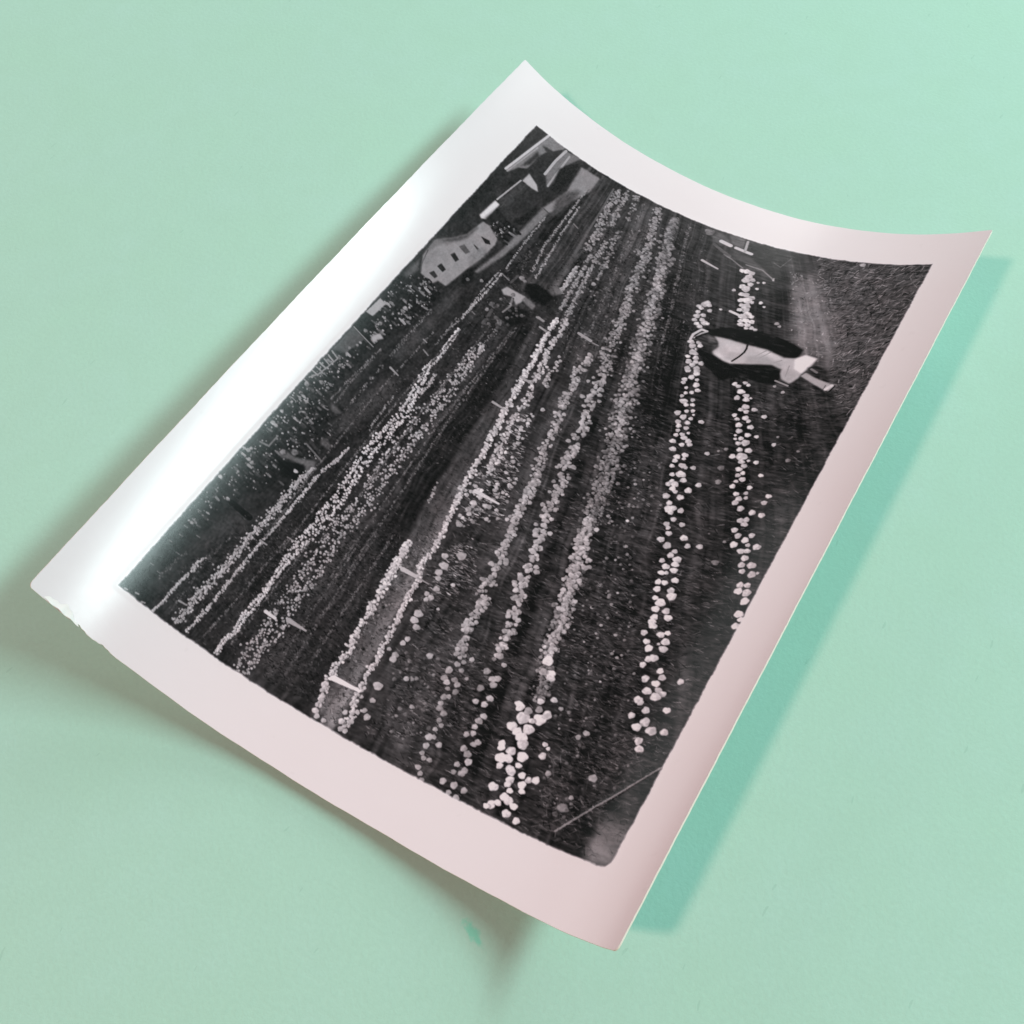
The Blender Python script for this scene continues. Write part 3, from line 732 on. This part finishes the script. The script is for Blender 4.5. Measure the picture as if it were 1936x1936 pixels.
('D',206,14,[1553,949,10.2,1564,976,10.2,1552,980,11.8,1531,972,10.1,1514,957,9.4,1502,959,8.4,1526,993,8.1,1507,1000,10.0,1488,1014,9.3,1484,977,7.3,1473,1001,8.0,1464,985,8.3,1448,980,6.6,1446,1018,8.9,1431,995,12.5,1419,1008,9.8,1426,1026,7.2,1381,999,10.4,1397,1021,8.5,1403,1038,8.2,1371,1022,10.4,1390,1047,4.9,1371,1046,7.8,1347,1016,8.4,1355,1044,8.1,1334,1025,9.0,1373,1081,8.1,1333,1050,9.0,1314,1031,8.6,1317,1065,5.8,1295,1034,8.3,1304,1050,8.3,1296,1062,9.5,1289,1079,10.2,1276,1088,10.1,1267,1067,10.1,1271,1036,9.5,1242,1050,10.1,1263,1152,6.9,1234,1094,11.0,1221,1097,7.8,1219,1075,10.0,1205,1076,9.3,1183,1077,9.3,1194,1105,11.8,1190,1117,7.7,1199,1138,7.4,1152,1092,8.6,1162,1115,13.9,1145,1132,9.2,1116,1098,8.5,1130,1103,7.6,1121,1116,10.7,1104,1117,9.1,1097,1129,9.1,1113,1162,10.0,1145,1181,8.2,1071,1112,12.7,1082,1152,9.9,1052,1132,9.6,1031,1139,13.4,1038,1151,11.3,1039,1175,8.9,1023,1151,9.8,1003,1170,9.8,979,1159,9.7,970,1169,8.8,993,1201,9.7,952,1180,9.9,925,1169,10.7,953,1227,10.2,911,1195,12.7,930,1249,8.7,939,1282,8.7,900,1224,10.1,884,1219,9.2,860,1205,9.7,877,1243,11.4,843,1224,9.6]),
('D',218,14,[860,1245,10.5,844,1224,9.9,821,1222,9.8,828,1235,8.1,840,1251,11.6,791,1228,11.5,794,1246,10.3,811,1269,11.5,767,1236,10.8,777,1274,9.7,760,1284,13.0,739,1245,10.2,731,1265,12.7,707,1262,10.7,711,1292,11.8,681,1271,10.3,693,1307,11.7,665,1272,10.0,654,1280,11.1,627,1268,10.5,637,1313,12.1,649,1328,9.9,604,1287,11.5,619,1335,12.6,588,1302,11.4,597,1340,11.4,609,1321,4.4,556,1317,11.9,564,1329,11.3,535,1311,11.3,534,1363,11.2,500,1337,11.7,517,1377,11.2,496,1370,11.7,522,1429,10.2,468,1358,11.9,481,1385,10.1,473,1401,11.9,459,1387,12.1,437,1349,12.0,430,1358,11.0,416,1382,12.0,390,1354,11.9,433,1434,11.8,385,1396,12.4,365,1382,11.9,367,1423,12.9,374,1457,11.9,332,1406,12.2,311,1418,12.7]),
('D',220,14,[849,1446,11.0,852,1466,11.6,827,1450,11.5,829,1475,13.0,801,1482,12.0,757,1485,11.9,742,1498,8.5,720,1494,11.3]),
('D',198,14,[1846,868,11.2,1858,874,10.3,1849,884,10.3,1829,856,10.3,1828,896,10.3,1825,866,10.3,1798,886,9.3,1804,864,9.4,1785,869,10.2,1768,870,10.1,1778,892,8.5,1755,884,10.1,1768,905,10.1,1768,916,6.7,1748,898,10.1,1673,903,10.8,1679,927,9.9,1657,915,11.5,1667,937,9.9,1649,934,8.2,1633,927,13.9,1630,938,9.8,1611,922,9.8,1613,948,9.8,1590,934,10.6,1597,955,10.6,1598,974,11.4,1582,951,9.7,1563,943,9.7,1573,970,9.7]),
('D',206,14,[2048,913,12.5,2051,928,10.7,2047,945,11.6,2029,945,16.0,2009,942,13.3,2018,962,8.9,1995,964,13.2,1976,946,12.3,1970,960,14.9,2012,984,6.2,2019,1002,5.3,1983,993,7.0,1949,926,7.9,1940,958,10.5,1943,972,13.1,1935,995,10.4,1912,966,12.1,1920,986,14.7,1916,1005,8.7,1891,979,8.6,1892,995,14.7,1876,998,16.3,1869,982,8.6,1924,1032,6.9,1910,1050,6.0,1848,926,5.1,1855,1015,15.4,1845,1004,12.8,1850,1032,10.2,1823,1006,11.0,1830,1022,12.8,1831,1041,10.2,1807,1014,10.2,1812,1034,12.7,1797,1037,7.6,1803,1053,9.3,1801,1067,6.7]),
('D',176,14,[1849,1120,9.3,1839,1133,5.9,2188,1276,9.0,2045,1028,9.8,1581,1227,5.6,1565,1261,6.3]),
('D',132,14,[1123,1015,5.9,1032,1058,5.0,1131,982,5.1,1226,1214,9.6,1173,1229,8.7,1298,1197,6.7,1283,1179,5.2,1304,1388,8.2,1386,1322,5.3,977,1340,5.5,991,1287,3.5,902,1347,9.5,1344,1403,5.3]),
('D',224,14,[300,1070,11.5,292,1078,11.4,268,1101,16.2,283,1142,16.2,302,1153,12.2,270,1126,9.7,235,1087,12.9,228,1108,15.5,246,1130,15.5,219,1126,16.0,205,1138,13.7,182,1089,10.1,172,1093,10.6,176,1121,12.1,148,1106,14.7,153,1123,13.6,173,1155,15.2,127,1115,10.4,130,1143,12.5,124,1151,10.4,149,1158,8.6,106,1159,10.8,92,1159,10.8,80,1173,8.7,128,1180,10.8,125,1201,9.8,132,1218,9.8,105,1193,12.3,91,1201,8.2,71,1130,12.3,58,1170,11.7,55,1183,11.2,26,1149,13.2,39,1162,9.1,19,1141,8.1,48,1203,10.6,24,1196,10.6,18,1228,11.0,197,1200,11.0,229,1190,8.5,221,1203,6.3,350,1148,9.6,331,1118,10.4,412,1102,13.9,400,1108,12.2,444,1076,13.5]),
('D',170,14,[162,1237,8.1,335,1177,6.0,300,1271,9.5,280,1257,7.1,198,1347,10.3,129,1322,5.7,410,1080,10.9,292,1103,12.0,307,1127,9.0]),
('D',122,14,[98,1315,13.5,96,1325,8.4,77,1307,9.0,114,1330,5.1]),
('D',180,26,[272,857,9.3,266,869,9.3,281,884,8.5,271,897,8.4,251,881,7.9,251,904,7.9,225,885,8.4,231,896,8.4,207,888,8.3,191,893,9.1,185,910,9.8,163,910,8.2,151,923,7.7,135,915,8.2,110,912,9.1,114,923,8.1,86,919,10.6,103,947,8.1,63,921,7.0,53,932,7.0,55,948,8.7,26,933,8.7,15,947,8.7,24,1009,9.4,27,1040,10.3,4,1038,8.5,26,1070,8.5,2,1062,7.8,2,960,6.9,293,957,9.5,331,971,10.1,337,983,9.6,316,982,9.2,344,946,10.1,398,953,11.3,384,944,7.5,381,977,8.6,278,995,9.2,254,966,9.1,256,991,10.4,227,1007,9.8,209,1003,9.0,191,1002,9.7,171,1008,9.7,162,994,8.9,146,1025,9.6,156,1032,8.1,124,1009,10.1,117,1026,10.0,97,1039,12.0,79,1017,9.5,59,1020,8.7,64,1040,10.4,74,1043,9.4,325,865,10.2,313,885,8.5,297,855,10.1,354,892,7.5,345,861,7.5,351,847,7.0,359,859,7.0,337,877,8.0,299,910,5.3,220,769,6.3]),
('D',196,14,[32,690,8.9,60,684,7.7,66,701,7.1,76,711,6.0,45,712,7.7,25,615,8.3,13,627,7.1,11,649,8.2,16,700,7.6,17,714,7.1,56,611,7.1,68,607,7.2,81,596,6.6,101,596,8.4]),
('S',172,10.1,10.1,[1526,574,1519,622]),
('S',140,4.4,3.6,[1515,630,1514,653]),
('S',150,8.8,8.0,[1506,434,1503,455]),
('S',152,8.0,7.2,[1475,458,1472,482]),
('S',158,8.4,7.7,[1268,509,1265,550]),
('S',170,8.2,6.0,[1135,487,1132,535]),
('S',205,15.5,6.3,[830,613,827,693]),
('S',190,14.4,9.8,[498,577,498,626]),
('S',150,5.9,3.3,[497,627,496,664]),
('S',222,16.9,7.9,[124,603,129,683]),
('S',205,10.3,9.1,[181,342,180,373]),
('S',165,14.7,4.9,[196,407,197,462]),
('S',182,10.7,6.2,[2035,770,2021,834]),
('S',205,10.3,10.3,[1852,957,1845,991]),
('S',150,7.3,7.3,[1526,574,1519,621]),
('S',182,7.2,3.9,[513,308,514,337]),
('S',140,3.8,3.8,[394,259,396,289]),
('S',150,6.2,3.7,[339,207,340,229]),
('S',150,5.3,3.5,[66,144,69,167]),
('S',150,7.9,4.3,[1038,172,1032,205]),
('S',140,5.2,4.5,[1192,193,1190,206]),
('S',130,5.2,4.4,[1161,214,1154,236]),
('S',160,7.5,6.0,[1135,487,1132,532]),
('S',120,5.2,4.3,[1928,327,1920,348]),
('S',120,5.7,4.8,[1579,251,1573,281]),
('S',120,4.7,3.9,[1386,253,1383,266]),
('S',140,8.8,8.0,[1504,430,1503,454]),
('P',28,3,[1599,330,1620,356,1618,404,1608,435,1562,428,1553,387,1567,341]),
('P',34,5,[1447,333,1492,340,1509,396,1467,421,1417,385,1421,349]),
('P',158,2,[1524,281,1547,289,1552,358,1524,358,1503,350,1524,324,1512,297]),
('P',112,2,[1532,354,1552,358,1543,403,1519,403]),
('S',120,6.4,6.4,[1520,327,1484,338,1451,331]),
('D',104,14,[1454,289,12.6]),
('D',124,14,[1609,309,9.0,1605,322,6.5,1507,212,7.2,1480,175,6.3]),
('S',84,11.8,11.8,[1434,299,1399,304,1372,304]),
('S',84,8.1,8.1,[1568,289,1608,294]),
('P',110,3,[1648,412,1655,429,1642,449,1618,433]),
('D',168,14,[1739,512,9.2]),
('K',40,86,26,6.3,[1398,271,1540,310,1511,412,1391,360,1333,291]),
('P',92,4,[2185,715,2193,774,2156,824,2126,792,2151,756]),
('P',100,3,[2198,796,2203,856,2148,872,2156,824]),
('P',36,4,[2182,877,2202,953,2076,1019,2083,976,2128,909]),
('P',82,4,[2130,848,2118,914,2078,979,2041,1022,2065,961,2105,847]),
('D',130,14,[2175,732,15.6]),
('S',200,15.5,15.5,[2152,787,2146,824]),
('S',196,12.7,12.7,[2144,845,2137,905]),
('S',165,9.2,9.2,[2190,869,2139,880]),
('S',118,5.4,5.4,[2096,823,2085,856,2060,908]),
('S',130,5.4,5.4,[2080,911,2076,972,2047,1020]),
('S',96,11.8,11.8,[2128,771,2110,808,2097,843]),
('S',56,11.8,11.8,[2128,987,2087,1020,2044,1034]),
('S',96,3.6,3.6,[2165,1038,2111,1021,2124,992]),
('P',22,3,[1741,916,1782,989,1795,1074,1796,1141,1758,1248,1718,1243,1711,1221,1724,1146,1732,1068,1734,1011,1726,938]),
('P',22,3,[1656,929,1652,980,1630,1036,1643,1100,1669,1181,1654,1219,1618,1227,1588,1222,1586,1170,1593,1112,1556,1059,1593,989]),
('P',186,3,[1725,961,1729,990,1730,1012,1728,1070,1727,1137,1708,1204,1714,1237,1737,1264,1728,1305,1693,1300,1654,1284,1634,1282,1605,1265,1617,1235,1638,1221,1658,1218,1670,1180,1661,1140,1646,1099,1632,1061,1637,1029,1651,992,1659,983,1687,992,1707,981]),
('P',222,3,[1710,1239,1736,1264,1728,1304,1655,1283,1668,1253]),
('P',206,4,[1652,992,1637,1033,1633,1060,1654,1062,1655,1024,1671,998]),
('P',166,6,[1682,1094,1700,1149,1682,1208,1661,1216,1671,1180,1647,1099]),
('P',204,6,[1723,1091,1723,1139,1705,1198,1691,1186,1706,1135]),
('P',172,6,[1654,1219,1667,1246,1648,1275,1608,1264,1621,1235]),
('P',200,6,[1718,995,1716,1057,1687,1066,1678,1029]),
('P',176,5,[1676,1037,1685,1074,1642,1060,1646,1028]),
('S',40,6.6,6.6,[1728,1073,1711,1077,1693,1077,1670,1070,1644,1058]),
('S',132,2.9,1.2,[1724,1157,1685,1133]),
('S',132,2.9,1.2,[1695,1202,1680,1183]),
('S',132,2.9,1.2,[1723,1139,1689,1117]),
('S',132,2.8,1.2,[1679,1234,1630,1241]),
('P',170,2,[1644,1284,1662,1295,1645,1333,1626,1394,1613,1404,1597,1395,1599,1377,1627,1320]),
('S',70,3.2,3.2,[1602,1375,1619,1375]),
('S',208,11.9,11.9,[1604,1381,1621,1394]),
('S',30,6.3,6.3,[1598,1396,1618,1403]),
('P',44,3,[1682,1290,1697,1316,1687,1341,1648,1346,1658,1321]),
('S',112,8.1,8.1,[1680,1305,1669,1327]),
('S',150,6.4,6.4,[1606,1219,1595,1264]),
('P',60,3,[1704,904,1731,934,1718,965,1697,987,1678,955,1686,920]),
('P',96,3,[1722,938,1717,963,1701,978,1692,956]),
('S',198,9.1,9.1,[1683,896,1706,895,1737,910,1736,929]),
('S',180,5.0,5.0,[1734,930,1720,916,1692,904]),
('S',34,9.1,9.1,[1698,910,1720,927]),
('C',[37,1329,82,1357,128,1387,172,1419,220,1452,282,1498]),
('S',92,2.8,2.8,[38,1330,24,1336]),
('S',80,3.9,2.3,[108,1414,86,1421]),
('P',96,8,[118,1449,118,1474,96,1483,94,1466]),
('P',128,14,[41,1421,71,1453,43,1491,9,1479,14,1445]),
('P',112,12,[91,1433,91,1476,33,1497,37,1476]),
]

base = canvas
base += 6 * lattice(60) + 5 * lattice(23)
first = [a for a in ART if a[0] != 'C']
for it in first:
    if it[0] == 'P':
        draw(it)
    else:
        break
canvas += 5 * lattice(40) + 4.5 * lattice(14)
canvas += 7 * np.clip((np.arange(HH)[:, None] - PAD - 150) / 300, 0, 1)
# furrows running to the vanishing point of the rows
gx_, gy_ = np.arange(WW)[None] - PAD - VP[0], np.arange(HH)[:, None] - PAD - VP[1]
ang = np.arctan2(gy_, gx_) + 0.004 * lattice(90)
fur = np.zeros_like(canvas)
for f, amp in ((38, 4.0), (95, 8.0), (210, 11.0), (420, 9.0)):
    g = RNG.uniform(-1, 1, int(f * 7) + 4)
    fur += amp * np.interp((ang + 3.2) * f, np.arange(len(g)), g).astype(np.float32)
field = np.clip((gy_ + VP[1] - 150 - 0.10 * (WW - (gx_ + VP[0]))) / 120, 0, 1) * np.clip((1.35 - (gx_ + VP[0]) / 2200 * 0.75 - (gy_ + VP[1]) / 1500 * 0.55) / 0.35, 0, 1)
canvas += 1.7 * fur * field * (0.75 + 0.6 * lattice(35))
rest = first[first.index(it):]
for it in rest:
    draw(it)
crease = np.array([a for a in ART if a[0] == 'C'][0][1], float).reshape(-1, 2)
for i in range(len(crease) - 1):
    a, b = crease[i] + PAD, crease[i + 1] + PAD
    for t in np.linspace(0, 0.96, 25):
        q, e = a + (b - a) * t, a + (b - a) * (t + 0.05)
        j = RNG.normal(0, 0.6, 4)
        wd = RNG.uniform(3.0, 5.5)
        seg(q[0] + j[0], q[1] + j[1], e[0] + j[2], e[1] + j[3], wd, wd, RNG.uniform(118, 152), 0.8)
# upright blades and stems break up every tone in the near field
near = np.clip((np.arange(HH)[:, None] - PAD - 260) / 700, 0, 1)
blades = 16 * lattice(6, 30) + 14 * lattice(4, 17) + 9 * lattice(11, 60)
canvas += blades * near * np.clip(1.25 - canvas / 150, 0, 1)
canvas += (9 * lattice(6, 6) + 8 * lattice(13, 5)) * (1 - near) * np.clip(1.35 - canvas / 170, 0, 1)
# soft emulsion grain, then fade to bare paper past the ragged picture edge
canvas += 2.5 * lattice(9) + 3.5 * lattice(4)
xs = np.arange(WW)[None] + 0.5 - PAD
ys = np.arange(HH)[:, None] + 0.5 - PAD
wob = 1.6 * lattice(30) + 1.2 * lattice(7)
d = np.minimum(np.minimum(xs, CW - xs), np.minimum(ys, CH - ys)) + wob
cr = 26.0
dc = cr - np.hypot(np.maximum(cr - xs, 0), np.maximum(ys - (CH - cr), 0)) + wob
d = np.where((xs < cr) & (ys > CH - cr), np.minimum(d, dc), d)
msk = np.clip(d / 5.0 + 0.5, 0, 1)
canvas = 228 * (1 - msk) + np.clip(canvas, 14, 228) * msk
tone = canvas.reshape(HH // 2, 2, WW // 2, 2).mean((1, 3)) / 228.0
tone = np.where(tone < 0.55, tone - 0.05 * np.sin(np.clip(tone / 0.55, 0, 1) * math.pi) ** 0.8, tone)
srgb = np.clip(tone, 0.06, 1) * (228 / 255.0)
lin = np.where(srgb <= 0.04045, srgb / 12.92, ((srgb + 0.055) / 1.055) ** 2.4)
w0 = 228 / 255.0
ink = (lin / (((w0 + 0.055) / 1.055) ** 2.4)).astype(np.float32)

# ------------------------------------------------------------------ the print
prnt = bpy.data.objects.new('photographic_print', None)
prnt.empty_display_size = 0.02
scene.collection.objects.link(prnt)
prnt['label'] = 'curled black-and-white photograph of flower field rows lying on the green card'
prnt['category'] = 'photograph'

def edge_noise(t, seed):
    r = np.random.default_rng(seed)
    out = np.zeros_like(t)
    for f in (0.35, 1.1, 2.7, 6.0):
        out += r.uniform(0.3, 1) * np.sin(t * f + r.uniform(0, 6.28)) / (1 + f)
    return out * 0.05

def wear(u, v):
    """uneven trim, blunted corners and the chewed stretch of edge by one corner"""
    hu, hv = SHEET_W / 2, SHEET_H / 2
    eu, ev = hu - np.abs(u), hv - np.abs(v)
    fu, fv = np.clip(1 - eu / 1.2, 0, 1), np.clip(1 - ev / 1.2, 0, 1)
    du = -np.sign(u) * fu * (edge_noise(v + np.where(u > 0, 40, 0), 5) + 0.03)
    dv = -np.sign(v) * fv * (edge_noise(u + np.where(v > 0, 90, 0), 8) + 0.03)
    s = hv - v                                   # distance from the worn corner along the short side
    chew = np.where((u < 0), np.exp(-((s - 8.0) / 1.3) ** 2) * 0.34 + np.exp(-((s - 12.2) / 1.0) ** 2) * 0.22 + np.exp(-((s - 4.5) / 2.0) ** 2) * 0.10, 0)
    chew = chew * (1 + 0.35 * np.sin(s * 7.0))
    du = du + fu * chew
    u2, v2 = u + du, v + dv
    for su, sv, r in ((1, 1, 0.35), (1, -1, 0.3), (-1, -1, 0.8), (-1, 1, 0.9)):
        cx, cy = (hu - r) * su, (hv - r) * sv
        ax, ay = (u2 - cx) * su, (v2 - cy) * sv
        d = np.hypot(ax, ay)
        k = (ax > 0) & (ay > 0) & (d > r)
        f = np.where(k, r / np.maximum(d, 1e-6), 1)
        u2 = np.where(k, cx + ax * f * su, u2)
        v2 = np.where(k, cy + ay * f * sv, v2)
    return u2, v2

NU, NV = 261, 191
us, vs_ = np.linspace(-SHEET_W / 2, SHEET_W / 2, NU), np.linspace(-SHEET_H / 2, SHEET_H / 2, NV)
U, V = np.meshgrid(us, vs_)
U2, V2 = wear(U, V)
top = sheet(U2, V2, 0.0).reshape(-1, 3)
# a shoulder just inside the trim so that the cut edge is not razor sharp
bot = sheet(U2, V2, -THICK).reshape(-1, 3)
idx = np.arange(NU * NV).reshape(NV, NU)
nt_ = NU * NV
q_top = grid_quads(NU, NV)
q_bot = (q_top + nt_)[:, ::-1]
ring = np.concatenate([idx[0, :], idx[1:, -1], idx[-1, -2::-1], idx[-2:0:-1, 0]])
nxt = np.roll(ring, -1)
# cut edge gets its own vertices so that it shades as a flat cut
e_top, e_bot = top[ring], bot[ring]
nr = len(ring)
ii = np.arange(nr)
jj = (ii + 1) % nr
q_edge = np.stack([ii, ii + nr, jj + nr, jj], -1) + 2 * nt_
verts = np.concatenate([top, bot, e_top, e_bot]) * MM
quads = np.concatenate([q_top, q_bot, q_edge])
mi = np.concatenate([np.zeros(len(q_top)), np.zeros(len(q_bot)), np.ones(len(q_edge))])
border = mesh_object('paper_sheet', verts, quads, [paper_mat, edge_mat], prnt, True, mi)
border['label'] = 'white paper sheet of the print with its wide blank margin'

# the printed image, a gelatine layer on the sheet
nx, ny = ink.shape[1], ink.shape[0]
cx = (np.arange(nx) * 2 + 1 - PAD) / CW
cy = (np.arange(ny) * 2 + 1 - PAD) / CH
sx, sy = np.meshgrid(cx, cy)
A, B, C, D = [np.array(q) for q in PIC]
uv = ((1 - sx) * (1 - sy))[..., None] * D + (sx * (1 - sy))[..., None] * A + (sx * sy)[..., None] * B + ((1 - sx) * sy)[..., None] * C
# the crease stands up as a hair-thin ridge
off = np.full(sx.shape, 0.011)
px_, py_ = sx * CW, sy * CH
best = np.full(sx.shape, 1e9)
for i in range(len(crease) - 1):
    a, b = crease[i], crease[i + 1]
    ab = b - a
    t = np.clip(((px_ - a[0]) * ab[0] + (py_ - a[1]) * ab[1]) / (ab @ ab), 0, 1)
    best = np.minimum(best, np.hypot(px_ - a[0] - t * ab[0], py_ - a[1] - t * ab[1]))
off = off + 0.02 * np.exp(-(best / 4.0) ** 2)
rim = np.minimum(np.minimum(px_, CW - px_), np.minimum(py_, CH - py_)) + PAD
off = off - 0.016 * (1 - np.clip((rim - 1) / (PAD - 6), 0, 1))
pv = sheet(uv[..., 0], uv[..., 1], off).reshape(-1, 3) * MM
pic = mesh_object('printed_picture', pv, grid_quads(nx, ny)[:, ::-1], [print_mat], prnt)
att = pic.data.attributes.new('ink', 'FLOAT', 'POINT')
att.data.foreach_set('value', np.ascontiguousarray(ink.ravel(), np.float32))
pic['label'] = 'black-and-white picture of flower rows, a woman bending over them and a crowd by houses'

# paper fibre lifted from the chewed edge
white, nt, bsdf = new_mat('bare_paper_fibre')
geo = node(nt, 'ShaderNodeNewGeometry')
en = noise(nt, geo.outputs['Position'], 2500, 2)
nt.links.new(mixc(nt, en.outputs['Fac'], (0.90, 0.88, 0.87), (0.96, 0.95, 0.94)), bsdf.inputs['Base Color'])
bsdf.inputs['Roughness'].default_value = 0.7
fs, ft = np.meshgrid(np.linspace(2.4, 8.2, 61), np.linspace(0, 1, 9))
env = np.sin(np.clip((fs - 2.4) / 5.8, 0, 1) * math.pi) ** 0.7 * (1 - 0.35 * np.clip((fs - 5.5) / 2, 0, 1))
wdt = env * (1.05 + 0.22 * np.sin(fs * 2.3 + 1) + 0.12 * np.sin(fs * 5.1))
fu = -SHEET_W / 2 + 0.16 + 0.06 * np.sin(fs * 3) + (1 - ft) * wdt
fo = 0.025 + 0.16 * ft ** 1.5 * env * (1 + 0.3 * np.sin(fs * 4))
fv = sheet(fu, SHEET_H / 2 - fs, fo).reshape(-1, 3) * MM
flake = mesh_object('peeled_edge', fv, grid_quads(61, 9), [white], prnt)
flake['label'] = 'peeled white fibre along the worn corner edge'
bpy.context.view_layer.update()
